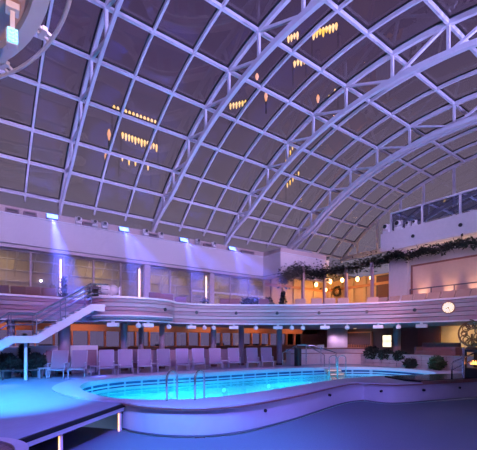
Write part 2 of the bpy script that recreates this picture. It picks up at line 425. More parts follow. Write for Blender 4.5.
# clock
P_,n_=on_bal(449); n3=Vector((n_.x,n_.y,0)); c=Vector((P_.x,P_.y,3.08)); sd=n3.cross(Vector((0,0,1)))
if sd.dot(Vector((.8,-.59,0)))<0: sd=-sd
ck=thing('wall_clock','round lit wall clock with cream face on the right end of the balcony front','clock',tuple(c+n3*.09))
MB().tube([c+n3*.02,c+n3*.14],.285,28).build('clock_case',M['woodtrim'],ck)
MB().tube([c+n3*.12,c+n3*.15],.24,28).build('clock_face',M['clockface'],ck)
f0=c+n3*.155
def dirc(h): a=h/12*2*PI; return sd*math.sin(a)+Vector((0,0,1))*math.cos(a)
for k in range(12):
    d=dirc(k); MB().bar(f0+d*.18,f0+d*.225,.025,.01,side=n3.cross(d)).build('hour_mark',M['blackplastic'],ck)
for nm,h_,L_,w_ in (('hour_hand',8.1,.13,.03),('minute_hand',5.2,.19,.02)):
    d=dirc(h_); MB().bar(f0-d*.03,f0+d*L_,w_,.012,side=n3.cross(d)).build(nm,M['blackplastic'],ck)

# under-balcony fixtures (px bearings read from the photograph's order)
FX=[('box',112),('bullet',139),('box',149),('bullet',171),('box',192),('bullet',205),('bullet',214),('box',234),('bullet',256),('box',278),('bullet',292),('bullet',303),('box',325),('bullet',347),('box',378),('bullet',398),('box',421)]
nb=sum(1 for f in FX if f[0]=='box'); ib=iu=0; nu=len(FX)-nb
protoB=protoU=None
for k,px in FX:
    P_,n_=on_bal(px); x,y=P_.x-n_.x*.12,P_.y-n_.y*.12; rz=math.atan2(n_.y,n_.x)+PI/2
    if k=='box':
        lab=f'white box floodlight under the balcony edge, {ORD[ib]} box from the left'; ib+=1
        if protoB is None:
            t=thing('soffit_floodlight',lab,'floodlight',(0,0,0),'box floodlights under the balcony')
            MB().box((0,0,-.17),(.5,.22,.17)).build('housing',M['whiteplastic'],t,bevel=.02)
            MB().box((0,0,-.045),(.12,.1,.09)).build('hanging_bracket',M['whiteplastic'],t)
            MB().box((0,0,-.258),(.42,.16,.012)).build('lens',M['soffit'],t)
            protoB=t; t.location=(x,y,2.45); t.rotation_euler=(0,0,rz)
        else: copy_tree(protoB,(x,y,2.45),rz,lab)
    else:
        lab=f'small white bullet speaker hanging under the balcony edge, {ORD[iu]} bullet from the left'; iu+=1
        if protoU is None:
            t=thing('hanging_speaker',lab,'speaker',(0,0,0),'bullet speakers under the balcony')
            MB().lathe([(.02,-.30),(.10,-.28),(.125,-.2),(.11,-.12),(.05,-.08)],n=14).build('body',M['whiteplastic'],t,smooth=True)
            MB().tube([(0,0,-.1),(0,0,0)],.025,8).build('hanging_stem',M['whiteplastic'],t)
            protoU=t; t.location=(x,y,2.45); t.rotation_euler=(0,0,rz)
        else: copy_tree(protoU,(x,y,2.45),rz,lab)

# ------------------------------------------------------------------ upper windows (left) and lounge behind
mx=[-7.9,-6.4,-4.95,-3.5,-2.03,-.55,.92,2.38,3.85,5.3,6.75,8.2,9.7,11.15,12.6,14.1,15.6,17.0]
for i in range(len(mx)-1):
    w=struct(MB().bb(mx[i],mx[i]+.09,20.26,20.38,3.0,5.9).build(f'window_{i+1}',M['mullion']))
    MB().bb(mx[i]+.09,mx[i+1],20.27,20.37,3.0,3.12).bb(mx[i]+.09,mx[i+1],20.27,20.37,5.8,5.9).build('window_frame',M['mullion'],w)
    if i>=13: MB().bb(mx[i]+.09,mx[i+1],20.26,20.38,4.62,4.74).build('transom',M['cap'],w)
    MB().bb(mx[i]+.09,mx[i+1],20.31,20.33,3.12,5.8).build('pane',M['winglass'],w)
lw=struct(MB().bb(-8,17.3,24,24.1,3,6.6).build('wall_lounge',M['lounge']))
for k in range(5): MB().bb(-8,17,23.9,24,3.6+.62*k,3.66+.62*k).build('glazing_bar',M['steel'],lw)
for k in range(22): MB().bar((-7.6+1.15*k,23.92,3),(-7.45+1.15*k,23.92,6.5),.07).build('glazing_bar',M['steel'],lw)
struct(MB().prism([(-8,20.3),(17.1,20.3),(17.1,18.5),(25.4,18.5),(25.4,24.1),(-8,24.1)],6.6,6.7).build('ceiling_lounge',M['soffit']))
struct(MB().bb(17.0,17.2,20.3,24,3,6.6).build('wall_lounge_end',M['lounge']))
# broad pillar beside the windows
for x,wd in ((8.05,.34),(12.4,.3)):
    struct(MB().bb(x,x+wd,20.0,20.25,3.0,5.88).build('column_upper',M['cornice']))
for k,(x,l) in enumerate(((3.72,'behind the upper windows, straight above the stair top'),(7.78,'behind the upper windows, beside the broad pillar'),(12.15,'behind the upper windows, in the middle of the long front'))):
    s_=thing('wall_light','tall slim warm light strip '+l,'wall light',(x,20.15,3.0),'warm light strips at the upper windows')
    MB().bb(x-.05,x+.05,20.12,20.24,3.0,5.7).build('housing',M['mullion'],s_)
    MB().bb(x-.04,x+.04,20.09,20.12,3.3,5.6).build('diffuser',M['strip'],s_)

# ------------------------------------------------------------------ fascia floodlights + ledge gear
def aimrot(t,frm): pass
fl_x=[-3.75,-.2,3.3,6.82,10.45,14.0]
fl_dir=[(.1,-1,-2),(.2,-1,-2.2),(.28,-1,-2.3),(.9,-1,-1.7),(1.3,-1,-1.5),(1.5,-1,-1.5)]
flab={2:'nearest the top of the stairs',3:'above the curved balcony bulge',4:'above the middle of the long balcony',5:'near the jogged fascia corner'}
proto=None
for i,x in enumerate(fl_x):
    lab='bright blue LED floodlight on the fascia ledge, '+flab.get(i,('farthest','next','','','','')[i]+' beyond the left picture edge')
    if proto is None:
        t=thing('led_floodlight',lab,'floodlight',(0,0,0),'blue floodlights along the fascia ledge')
        MB().box((0,.04,.17),(.44,.14,.2),rx=-.5).build('housing',M['blackplastic'],t)
        MB().box((0,-.06,.135),(.48,.03,.24),rx=-.5).build('led_lens',M['led'],t)
        MB().sweep([(-.25,.02,.22),(-.25,.02,.02),(.25,.02,.02),(.25,.02,.22)],(0,1,0),.1,.03).build('bracket',M['blackplastic'],t)
        proto=t; t.location=(x,19.9,7.47)
    else: t=copy_tree(proto,(x,19.9,7.47),0,lab)
    ld=bpy.data.lights.new('flood_beam','SPOT'); ld.energy=9500; ld.color=(.08,.12,1); ld.spot_size=math.radians(24); ld.spot_blend=.7; ld.shadow_soft_size=.012
    lo=bpy.data.objects.new('flood_beam',ld); COL.objects.link(lo); lo.parent=t
    lo.location=(0,-.16,.12)
    lo.rotation_euler=Vector(fl_dir[i]).to_track_quat('-Z','Y').to_euler()
# round ledge speakers and gear boxes
gear=[('cam',78),('box',88),('cam',94),('cam',104),('cam',145),('box',152),('cam',160),('cam',197),('box',207),('cam',213),('box',12),('box',30),('box',244),('box',250)]
ic=ibx=0; pc=pb=None
for k,px in sorted(gear,key=lambda a:a[1]):
    dx=px-238.5; x=20/(-.59*dx+298.8)*(.8075*dx+218.3)
    if k=='cam':
        lab=f'white round-headed moving spotlight on the fascia ledge, {ORD[ic]} from the left'; ic+=1
        if pc is None:
            t=thing('moving_spotlight',lab,'spotlight',(0,0,0),'moving spotlights on the fascia ledge')
            MB().box((0,0,.06),(.34,.26,.12)).build('base',M['whiteplastic'],t,bevel=.02)
            MB().sweep([(-.17,0,.41),(-.17,0,.14),(.17,0,.14),(.17,0,.41)],(0,1,0),.14,.04).build('yoke',M['whiteplastic'],t)
            hd=MB().lathe([(.05,-.18),(.13,-.16),(.15,-.02),(.14,.12),(.06,.17)],(0,0,.3),14,'y').build('lamp_head',M['whiteplastic'],t,smooth=True)
            MB().lathe([(.10,-.19),(.10,-.175)],(0,0,.3),14,'y').build('lens',M['blackplastic'],hd)
            pc=t; t.location=(x,19.9,7.47); t.scale=(.82,)*3
        else: copy_tree(pc,(x,19.9,7.47),0,lab)
    else:
        lab=f'low brown equipment box on the fascia ledge, {ORD[ibx]} from the left'; ibx+=1
        if pb is None:
            t=thing('equipment_box',lab,'equipment box',(0,0,0),'equipment boxes on the fascia ledge')
            MB().box((0,0,.09),(.55,.2,.18)).build('case',M['maroonseat'],t,bevel=.015)
            MB().box((0,-.105,.09),(.42,.02,.08)).build('grille',M['blackplastic'],t)
            pb=t; t.location=(x,19.95,7.47)
        else: copy_tree(pb,(x,19.95,7.47),0,lab)

# ------------------------------------------------------------------ lower deck: columns, sea windows, soffit lamps
cl=[(1.54,19.3,.16,'left of the stair landing'),(3.66,18.95,.27,'thick one under the middle of the stair flight'),(6.63,19.3,.17,'behind the fourth sunlounger'),(7.8,19.9,.14,'behind the gap right of the fourth sunlounger'),(8.78,19.3,.15,'behind the sixth sunlounger'),(12.0,19.0,.17,'behind the ninth sunlounger'),(14.1,19.0,.17,'behind the tenth sunlounger'),(16.1,17.6,.17,'just left of the pool entry rail'),(21.5,12.75,.22,'under the broad lavender pillar at the right')]
for x,y,r,l in cl:
    t=thing('deck_column','mauve round deck column '+l,'column',(x,y,0),'columns under the balcony')
    MB().lathe([(r,.12),(r,2.47)],(x,y,0),18).build('shaft',M['col'],t,smooth=True)
    MB().lathe([(r*1.25,0),(r*1.25,.12)],(x,y,0),18).build('base',M['darkwood'],t)
sx=[-7+.885*i for i in range(34)]
struct(MB().bb(-8,24,21.45,21.7,0,1.19).build('wall_sill',M['darkwood']))
struct(MB().bb(22.2,25,21.5,21.7,1.19,2.47).build('wall_corner',M['darkwood']))
SW=struct(MB().bb(-8,24,21.5,21.7,1.17,1.2).bb(-8,24,21.5,21.7,2.1,2.47).build('wall_sea',M['orangewood']))
for i in range(len(sx)-1):
    w=struct(MB().bb(sx[i],sx[i]+.075,21.48,21.72,1.2,2.1).build(f'window_{i+31}',M['orangewood']))
    MB().bb(sx[i]+.075,sx[i+1],21.59,21.61,1.2,2.1).build('pane',M['seaglass'],w)
# low white planter wall at left
struct(MB().bb(-6,5.2,18.95,19.15,0,1.28).bb(-6,5.2,18.92,19.18,1.28,1.34).build('wall_planter',M['white']))
struct(MB().bb(5.2,16,20.4,20.6,0,1.0).build('wall_low',M['col']))
# far city and sea
struct(MB().bb(-200,500,60,700,-12.2,-12).build('ground_sea',M['sea']))
rb=random.Random(3); x=10
hx=['box-like','stepped','narrow','wide']
for i in range(16):
    w_=rb.uniform(6,13); hgt=rb.uniform(-1.7,-.4); y=150+rb.uniform(-8,8)
    kind=hx[i%4]
    t=thing('far_building',f'{kind} dark building on the shore beyond the windows, {ORD[i]} from the left','building',(x,y,-12),'far shore buildings')
    b=MB().bb(x,x+w_,y,y+8,-12,hgt)
    if kind=='stepped': b.bb(x+w_*.3,x+w_*.7,y+2,y+6,hgt,hgt+1)
    b.build('block',M['city'],t)
    for k in range(rb.randint(1,3)):
        xx=x+rb.uniform(.5,w_-1); zz=hgt-rb.uniform(.5,1.6)
        MB().bb(xx,xx+.5,y-.06,y,zz,zz+.4).build('lit_window',M['candle'],t)
    x+=w_+rb.uniform(0,2)

# ------------------------------------------------------------------ sun loungers
def lounger():
    t=thing('sun_lounger','','sun lounger',(0,0,0),'sun loungers along the far pool side')
    w=.68
    # seat and back run: front (-y) to back (+y)
    MB().sweep([(0,-.62,.36),(0,-.2,.35),(0,.12,.36)],(1,0,0),w-.1,.03).build('seat',M['sling'],t)
    MB().sweep([(0,.10,.36),(0,.26,.66),(0,.46,1.08),(0,.49,1.13)],(1,0,0),w-.08,.035).build('backrest',M['sling'],t)
    for s in(-1,1):
        X=s*(w/2-.02)
        MB().tube([(X,-.66,.35),(X,.12,.35),(X,.27,.66),(X,.48,1.12)],.02,8).build('side_rail',M['frame'],t)
        MB().bar((X,-.60,0),(X,-.58,.35),.04,.04).build('leg',M['frame'],t)
        MB().bar((X,.42,0),(X,.18,.36),.04,.04).build('leg',M['frame'],t)
        MB().box((X,-.14,.60),(.06,.56,.03)).build('armrest',M['frame'],t)
        MB().bar((X,-.36,.35),(X,-.36,.59),.035,.035).build('arm_post',M['frame'],t)
    MB().bar((-.32,-.64,.35),(.32,-.64,.35),.04,.05,side=(0,1,0)).build('front_rail',M['frame'],t)
    MB().tube([(-.32,.49,1.12),(.32,.49,1.12)],.02,8).build('top_rail',M['frame'],t)
    return t
L0=lounger()
lx=[3.13,3.95,5.18,6.06,7.02,8.03,9.1,10.07,11.15,12.25,13.4,14.5]
for i,x in enumerate(lx):
    y=17.45-(.25 if i>8 else 0)-(.25 if i>9 else 0)
    rz=-.38 if i==0 else (-.35 if i==1 else -.28+ (i-2)*-.035)
    lab=f'grey-lavender sling sun lounger with raised back by the far pool side, {ORD[i]} from the left'
    if i==0: L0.location=(x,y,0); L0.rotation_euler=(0,0,rz); L0['label']=lab
    else: copy_tree(L0,(x,y,0),rz,lab)
# side tables between loungers
def stable():
    t=thing('side_table','','side table',(0,0,0),'low side tables between the loungers')
    MB().box((0,0,.42),(.42,.42,.03)).build('table_top',M['frame'],t)
    for a in(-1,1):
        for b in(-1,1): MB().bar((a*.18,b*.18,0),(a*.18,b*.18,.41),.035).build('leg',M['frame'],t)
    return t
T0=stable()
tx=[(2.55,17.3,'left of the first sun lounger, near the bushes'),(4.6,17.2,'between the second and third sun loungers'),(5.65,17.5,'between the third and fourth sun loungers'),(7.55,17.5,'between the fifth and sixth sun loungers'),(9.6,17.5,'between the seventh and eighth sun loungers'),(11.7,17.3,'between the ninth and tenth sun loungers')]
for i,(x,y,l) in enumerate(tx):
    lab='small white square side table '+l
    if i==0: T0.location=(x,y,0); T0['label']=lab
    else: copy_tree(T0,(x,y,0),-.3,lab)
t=thing('low_bench','long low dark wooden bench on the deck left of the loungers','bench',(1.9,17.6,0))
MB().box((1.8,17.5,.36),(1.5,.5,.04),rz=-.2).build('seat',M['darkwood'],t)
for dx,dy in((-.65,.33),(.7,.06),(-.7,-.1),(.65,-.36)): MB().bar((1.8+dx,17.5+dy*.6,0),(1.8+dx,17.5+dy*.6,.35),.05).build('leg',M['darkwood'],t)
# darker chairs behind in second row
def dchair():
    t=thing('deck_chair','','chair',(0,0,0),'dark chairs behind the loungers')
    MB().box((0,0,.42),(.5,.5,.06)).build('seat',M['maroonseat'],t)
    MB().sweep([(0,.22,.42),(0,.34,1.12)],(1,0,0),.5,.05).build('backrest',M['maroonseat'],t)
    for a in(-1,1):
        for b in(-1,1): MB().bar((a*.22,b*.22,0),(a*.22,b*.22,.4),.04).build('leg',M['darkrail'],t)
    return t
D0=dchair()
for i,(x,y,l) in enumerate([(3.0,18.35,'behind the first sun lounger'),(4.75,18.5,'in the gap after the second sun lounger'),(6.9,18.45,'behind the gap between the fourth and fifth loungers')]):
    lab='dark plum deck chair '+l
    if i==0: D0.location=(x,y,0); D0.rotation_euler=(0,0,-.3); D0['label']=lab
    else: copy_tree(D0,(x,y,0),-.3,lab)

# ------------------------------------------------------------------ bushes
def bush(name,lab,cat,c,r,h,n,kind='round',group=None,leaf=None,pot=True,size=.16,seed=1,ph=.22):
    rr=random.Random(seed); t=thing(name,lab,cat,c,group); x,y,z=c
    pz=z
    if pot:
        MB().lathe([(r*.45,0),(r*.6,ph),(r*.55,ph)],c,14).build('pot',M['pot'],t); pz=z+ph-.02
    pts=[]
    for i in range(n):
        if kind=='cone':
            f=rr.random()**1.6; R=r*(1-f)*math.sqrt(rr.uniform(.3,1)); a=rr.random()*2*PI
            pts.append((x+R*math.cos(a),y+R*math.sin(a),pz+f*h))
        else:
            d=Vector((rr.gauss(0,1),rr.gauss(0,1),rr.gauss(0,1))).normalized()*rr.uniform(.55,1)**.5
            pts.append((x+d.x*r,y+d.y*r,pz+h/2+d.z*h/2))
    MB().leaves(pts,size,rr).build('foliage',leaf or M['leaf'],t)
    MB().tube([(x,y,z+.02),(x,y,pz+h*.5)],.03,6).build('stem',M['darkwood'],t)
    return t
bush('bush','dark rounded bush under the stair landing, left one of the pair','bush',(1.28,18.1,0),.36,.6,900,seed=1,ph=.42)
bush('bush','dark rounded bush right of the stair landing post','bush',(2.35,17.95,0),.33,.58,900,seed=2,ph=.42)
bush('bush','low dark bush at the left picture edge below the stairs','bush',(.35,18.2,0),.4,.3,600,seed=3,ph=.3)
bush('topiary_cone','tall dark conical shrub behind the stair landing post','shrub',(1.98,18.45,0),.30,1.5,1400,'cone',seed=4,ph=.3)

# ------------------------------------------------------------------ stairs
st=thing('staircase','white-sided open staircase with dark handrail from deck to balcony at the left','staircase',(1.8,16.6,0))
ya,yb=16.3,17.35
def strg(y):
    pts=[(-.9,y,.0),(1.3,y,1.62),(2.15,y,1.62),(4.25,y,2.98),(4.75,y,2.98)]
    return pts
for y in (ya,yb):
    MB().sweep(strg(y),(0,1,0),.06,.30).build('stringer',M['white'],st)
for i in range(10):
    f=(i+.5)/10; MB().box((-.9+2.2*f,(ya+yb)/2,.13+1.6*f),(.27,yb-ya,.04)).build('tread',M['tread'],st)
for i in range(9):
    f=(i+.5)/9; MB().box((2.15+2.1*f,(ya+yb)/2,1.78+1.34*f),(.27,yb-ya,.04)).build('tread',M['tread'],st)
MB().bb(1.25,2.2,ya,yb,1.68,1.76).build('landing',M['tread'],st)
MB().bb(4.2,4.8,ya,17.9,3.04,3.12).build('landing',M['tread'],st)
for y in (ya,yb):
    rp=[(-.95,y,1.05),(1.25,y,2.62),(2.2,y,2.64),(4.2,y,3.98),(4.9,y,4.0)]
    hr=MB().tube(rp,.035,8).build('handrail',M['darkrail'],st)
    MB().tube([(a,b,c-.42) for a,b,c in rp],.018,6).tube([(a,b,c-.2) for a,b,c in rp],.018,6).build('rail_wire',M['darkrail'],hr)
    for (a,z0,z1) in((-.9,.1,1.07),(.2,.9,1.85),(1.3,1.7,2.64),(2.15,1.7,2.64),(3.2,2.35,3.32),(4.2,3.05,3.98)):
        MB().bar((a,y,z0),(a,y,z1),.035).build('baluster',M['darkrail'],hr)
MB().tube([(1.85,16.9,0),(1.85,16.9,1.65)],.06,10).build('support_post',M['cap'],st)
MB().bb(2.15,4.7,ya+.04,yb-.04,2.95,2.99).build('landing',M['soffit'],st) if False else None

# ------------------------------------------------------------------ pool ladders and rails
def hoop(c,d,side,w,h,deep):
    # inverted U, from coping to water
    c=Vector(c); d=Vector(d).normalized(); pts=[c]
    pts.append(c+Vector((0,0,h*.72)))
    for k in range(1,8):
        a=PI-PI*k/8; pts.append(c+d*(w/2+w/2*math.cos(a))+Vector((0,0,h*.72+h*.28*math.sin(a))))
    pts.append(c+d*w+Vector((0,0,h*.72))); pts.append(c+d*w+Vector((0,0,-deep)))
    return pts
def ladder(lab,p0,p1,d,h,w,low=0):
    t=thing('pool_ladder',lab,'pool ladder',p0)
    for p in(p0,p1): MB().tube(([Vector(p)-Vector((0,0,low))] if low else [])+hoop(p,d,None,w,h,1.1),.028,10).build('grab_rail',M['chrome'],t,smooth=True)
    a=Vector(p0)+Vector(d).normalized()*w; b=Vector(p1)+Vector(d).normalized()*w
    for k in range(3): MB().bar((a.x,a.y,-.5-.25*k),(b.x,b.y,-.5-.25*k),.03,.10,side=(0,0,1)).build('step',M['chrome'],t)
ladder('chrome pool ladder with two hooped rails on the near pool rim',(4.1,8.72,.04),(4.76,8.43,.04),(1,.42,0),.76,.40)
ladder('chrome pool ladder with two hooped rails beside the entry steps',(16.05,13.5,.04),(16.6,13.35,.04),(.8,-.6,0),.70,.44,1.5)
# entry handrails
t=thing('pool_entry_rail','dark steel pool entry handrail sloping down into the far corner of the pool','handrail',(16,15.6,0))
for pts in ([(14.9,16.0,.0),(14.9,16.0,.84),(15.95,15.85,1.3),(16.45,15.6,1.3),(16.8,14.5,.72),(16.8,14.48,-.9)],[(16.0,16.0,0),(16.0,16.0,1.25),(16.9,15.45,1.28),(17.2,15.1,1.12),(17.35,14.1,.85),(17.35,14.08,-.9)]):
    MB().tube(pts,.035,8).build('handrail',M['chrome'],t)
    MB().tube([(pts[3][0],pts[3][1],0),pts[3]],.03,8).build('post',M['chrome'],t)
MB().bb(15.95,16.25,15.8,16.1,0,1.12).build('control_post',M['blackplastic'],t)
t=thing('pool_steps','tan steps with added amber glow strips leading into the water below the entry handrails','steps',(16.9,14,-1.5))
for k in range(4):
    so=MB().box((16.93-.09*k,13.98-.28*k,-.14-.2*k),(.95,.30,.15),rz=-.38).build('step',M['tan'],t)
    if k<2: MB().box((16.87-.09*k,13.825-.28*k,-.13-.2*k),(.8,.012,.04),rz=-.38).build('glow_strip',M['stepglow'],so)  # added glowing strips stand in for warm light on the risers

# ------------------------------------------------------------------ pool underwater lamps
PLpx=[(4.5,15.0),(7.3,15.25),(10.1,15.1),(12.9,14.95),(15.7,14.45),(18.4,13.2),(19.1,10.6),(2.95,12.6),(3.3,9.85),(6.4,8.6),(9.6,9.15),(13.4,9.5)]
cpool=Vector((10.5,11.7))
for i,(x,y) in enumerate(PLpx):
    q=min(range(NP),key=lambda j:(RI[j]-Vector((x,y))).length); p_=RI[q]; tn=(RI[(q+1)%NP]-RI[q-1]).normalized(); n_=Vector((-tn.y,tn.x))
    if n_.dot(cpool-p_)<0: n_=-n_
    n3=Vector((n_.x,n_.y,0)); c=Vector((p_.x,p_.y,-.85))
    t=thing('underwater_lamp',f'round underwater pool lamp, {ORD[i]} around from the far left corner','pool lamp',tuple(c),'underwater pool lamps')
    MB().tube([c+n3*.01,c+n3*.06],.15,16).build('rim',M['chrome'],t)
    MB().tube([c+n3*.06,c+n3*.075],.115,16).build('lens',M['poollamp'],t)
    ld=bpy.data.lights.new('pool_lamp','SPOT'); ld.energy=14000 if i<6 else 6500; ld.color=(.004,.60,1); ld.shadow_soft_size=.08; ld.spot_size=math.radians(102); ld.spot_blend=.8
    lo=bpy.data.objects.new('pool_light',ld); COL.objects.link(lo); lo.parent=t; lo.location=n3*.12
    lo.rotation_euler=(n3+Vector((0,0,-.9))).to_track_quat('-Z','Y').to_euler()

# ------------------------------------------------------------------ platform at right, cabinet, rail
pf=thing('black_platform','black polished platform at the right end of the pool','platform',(15,7.5,0))
pp=[(14.0,8.85),(13.35,7.6),(13.45,7.0),(16.3,6.2),(18.5,5.6),(22,5.2),(22,7.0),(18.3,7.35)]
MB().prism(pp,.045,.11).build('platform_top',M['polish'],pf)
MB().sweep([(13.42,6.98,.03),(16.3,6.16,.03),(18.5,5.56,.03)],None,.08,.12).build('wood_step',M['woodtrim'],pf)
t=thing('step_handrail','short bent chrome handrail on the black platform','handrail',(15.3,6.7,.11))
for (ax,ay,bx,by) in ((15.25,6.72,16.5,6.32),):
    MB().tube([(15.25,6.75,.11),(15.25,6.75,.68),(15.32,6.7,.76),(15.9,6.2,1.1)],.03,8).tube([(15.28,6.73,.45),(16.0,6.25,.85)],.02,8).build('rail',M['chrome'],t,smooth=True)
    MB().tube([(15.55,6.45,.11),(15.55,6.45,1.32)],.045,10).build('post',M['chrome'],t)
cb=thing('fire_cabinet','black cabinet with orange flames inside at the right picture edge','cabinet',(16.3,6.2,.11))
b=MB(); x0,x1,y0,y1=16.0,16.9,5.75,6.6
b.bb(x0,x1,y0,y1,1.12,1.22).bb(x0,x1,y0,y1,.11,.5)
b.bb(x0,x0+.06,y0,y0+.06,.5,1.12).bb(x0,x0+.06,y1-.06,y1,.5,1.12).bb(x1-.06,x1,y0,y1,.5,1.12).build('cabinet_body',M['blackplastic'],cb)
rr=random.Random(5); fb=MB()
for k in range(7):
    y_=6.0+.08*k; hh=rr.uniform(.08,.2); fb.lathe([(.035,.5),(.045,.5+hh*.35),(.004,.5+hh)],(x0+.3,y_,.12),8)
fb.build('flame',M['fire'],cb)
sc=thing('scroll_sculpture','large dark ornament of curled gold scrolls standing on the fire cabinet','sculpture',(16.4,6.45,1.22))
MB().lathe([(.25,1.22),(.2,1.3),(.08,1.34)],(16.4,6.5,0),16).build('base',M['gold'],sc)
for k in range(9):
    a=k/9*2*PI; R=.12+.04*(k%3); c0=Vector((16.4+.28*math.cos(a)*.5,6.5+.34*math.cos(a),1.85+.36*math.sin(a)))
    pts=[]
    for q in range(22):
        th=q/21*3.6*PI+a; r_=R*(1-.75*q/21)+.02; pts.append(c0+Vector((.25*r_*math.cos(th*.5),r_*math.cos(th),r_*math.sin(th))))
    MB().tube(pts,.022,6).build('scroll',M['gold'],sc,smooth=True)
MB().tube([(16.4,6.5+.5*math.cos(q/24*2*PI),1.85+.5*math.sin(q/24*2*PI)) for q in range(24)],.035,8,True).build('ring',M['gold'],sc,smooth=True)
MB().tube([(16.4,6.5,1.3),(16.4,6.5,1.85)],.04,8).build('stem',M['gold'],sc)

# ------------------------------------------------------------------ lower right: bar counter etc
ct=thing('bar_counter','curved white bar counter beyond the far right corner of the pool','bar counter',(19,16.6,0))
cp=crom([(16.7,17.4),(18.2,17.2),(19.6,16.7),(20.7,15.8),(21.25,14.6)],6,False)
MB().sweep([(p_.x,p_.y,.5) for p_ in cp],None,.5,1.0).build('counter_front',M['white'],ct)
MB().sweep([(p_.x,p_.y,1.04) for p_ in cp],None,.7,.08).build('counter_top',M['woodtrim'],ct)
MB().sweep([(p_.x+.0,p_.y,.72) for p_ in cp],None,.6,.04).build('foot_rail',M['woodtrim'],ct)
t=thing('round_pillar','wide pale lavender round pillar behind the bar counter','pillar',(22.3,18,0))
MB().lathe([(.74,0),(.74,2.47)],(22.3,18,0),28).build('shaft',M['cornice'],t,smooth=True)
MB().lathe([(.77,.0),(.77,.15)],(22.3,18,0),28).build('base',M['darkwood'],t)
struct(MB().bb(24.9,25.1,-5,21.5,0,2.47).build('wall_bar',M['darkwood']))
t=thing('back_bar','dark back bar panel in an orange wood frame with a row of bottles','back bar',(24.8,18.2,1.0))
MB().bb(24.78,24.9,16.8,19.6,1.0,2.2).build('panel',M['darkwood'],t)
b=MB(); b.bb(24.7,24.9,16.7,19.7,2.15,2.25).bb(24.7,24.9,16.7,16.8,1.0,2.2).bb(24.7,24.9,19.6,19.7,1.0,2.2).build('frame',M['orangewood'],t)
MB().bb(24.5,24.9,16.7,19.7,.95,1.02).build('shelf',M['orangewood'],t)
rr=random.Random(9); pbt=None
for k in range(18):
    y=16.85+.16*k; hh=1
    lab=f'small amber bottle on the back bar shelf, {ORD[17-k]} from the left'
    if pbt is None:
        pbt=thing('bottle',lab,'bottle',(24.62,y,1.02),'bottles on the back bar')
        MB().lathe([(.04,1.02),(.04,1.2),(.015,1.25)],(24.62,y,0),10).build('body',M['orangewood'],pbt,smooth=True)
        MB().lathe([(.015,1.25),(.015,1.32)],(24.62,y,0),8).build('neck',M['gold'],pbt)
    else: copy_tree(pbt,(24.62,y,1.02),0,lab)
t=thing('lit_menu_panel','bright cream lit panel on the dark bar wall right of the back bar','sign',(24.85,15.5,1.1))
MB().bb(24.82,24.9,15.12,15.88,1.06,2.0).build('frame',M['darkwood'],t)
for k in range(2):
    for q in range(2): MB().bb(24.8,24.82,15.16+.35*k,15.48+.35*k,1.1+.44*q,1.5+.44*q).build('lit_pane',M['menu'],t)
struct(MB().bb(23.9,24.0,9.0,11.3,0,2.47).build('wall_beige',M['beige']))
struct(MB().bb(24.0,24.2,4,9.0,0,2.47).build('wall_beige_far',M['beige']))
struct(MB().bb(23.7,23.85,11.2,12.6,0,2.47).build('wall_maroon',M['redcurtain']))
# terrace and planter
struct(MB().bb(20.2,24.9,4,13.8,0,.55).build('floor_terrace',M['darkwood']))
pw=thing('stone_planter','low grey stone planter wall beyond the right end of the pool','planter',(20.1,11,0))
rr=random.Random(11); b=MB(); y=7.4
while y<14:
    w_=rr.uniform(.3,.6)
    for q in range(3): b.box((20.12+rr.uniform(-.02,.02),y+w_/2,.12+.24*q),(.3,w_-.02,.225))
    y+=w_
b.build('stone_course',M['stone'],pw,bevel=.015)
MB().bb(19.95,20.3,7.4,14,.72,.78).build('soil_edge',M['stone'],pw)
for i,(x,y,r,h,l) in enumerate([(20.0,13.5,.42,.75,'big dark round bush at the left end of the stone planter'),(20.1,12.65,.38,.6,'dark round bush second from the left on the stone planter'),(20.1,11.7,.36,.5,'dark round bush in the middle of the stone planter'),(19.7,10.9,.3,.5,'dark bush in front of the stone planter below the plum sofa'),(19.6,9.4,.36,.7,'bush with yellow-lit leaves beside the short bent handrail')]):
    bush('bush',l,'bush',(x,y,.45 if i<3 else .05),r,h,600,seed=20+i,leaf=M['leaf2'] if i==4 else M['leaf'],pot=False,group=None)
sf=thing('sofa','dark plum sofa with low back on the terrace behind the stone planter','sofa',(21.6,10.3,.55))
MB().bb(21.2,22.0,9.3,11.4,.75,.98).build('seat',M['maroonseat'],sf,bevel=.04)
MB().bb(21.9,22.15,9.3,11.4,.75,1.45).build('backrest',M['maroonseat'],sf,bevel=.05)
for y in(9.2,11.35): MB().bb(21.2,22.1,y,y+.15,.75,1.2).build('armrest',M['maroonseat'],sf,bevel=.03)
for x in(21.25,22.05):
    for y in(9.3,11.4): MB().bar((x,y,.55),(x,y,.76),.06).build('leg',M['darkwood'],sf)

# ------------------------------------------------------------------ upper right: bar with pendants, pillar, wall, terrace box
struct(MB().bb(17.2,25.3,21.6,21.8,3,6.6).build('wall_warm',M['warmwall']))
struct(MB().bb(25.2,25.4,12.0,21.6,3,6.6).build('wall_warm_end',M['warmwall']))
d=struct(MB().bb(25.0,25.2,15.2,16.5,3,6.45).build('door_1',M['darkwood']))
MB().bb(24.96,25.0,15.35,16.35,3.1,6.3).build('door_leaf',M['redcurtain'],d)
struct(MB().bb(21.5,22.4,12.1,13.3,3.0,7.1).build('column_broad',M['fascia']))
wr=struct(MB().bb(21.75,21.95,-5,12.1,3.0,7.1).build('wall_end',M['fascia']))
MB().bb(21.66,21.75,-5,11.95,6.02,6.12).bb(21.66,21.75,11.85,11.95,3.0,6.1).build('panel_trim',M['woodtrim'],wr)
MB().bb(21.72,21.75,-5,11.85,3.0,6.02).build('panel_face',M['canopybeige'],wr)
struct(MB().bb(21.3,27,-5,13.6,7.1,7.2).build('ceiling_terrace',M['fascia']))
tb=thing('terrace_front','white box-shaped upper terrace front overhanging at the top right','terrace',(21.2,9,7.2))
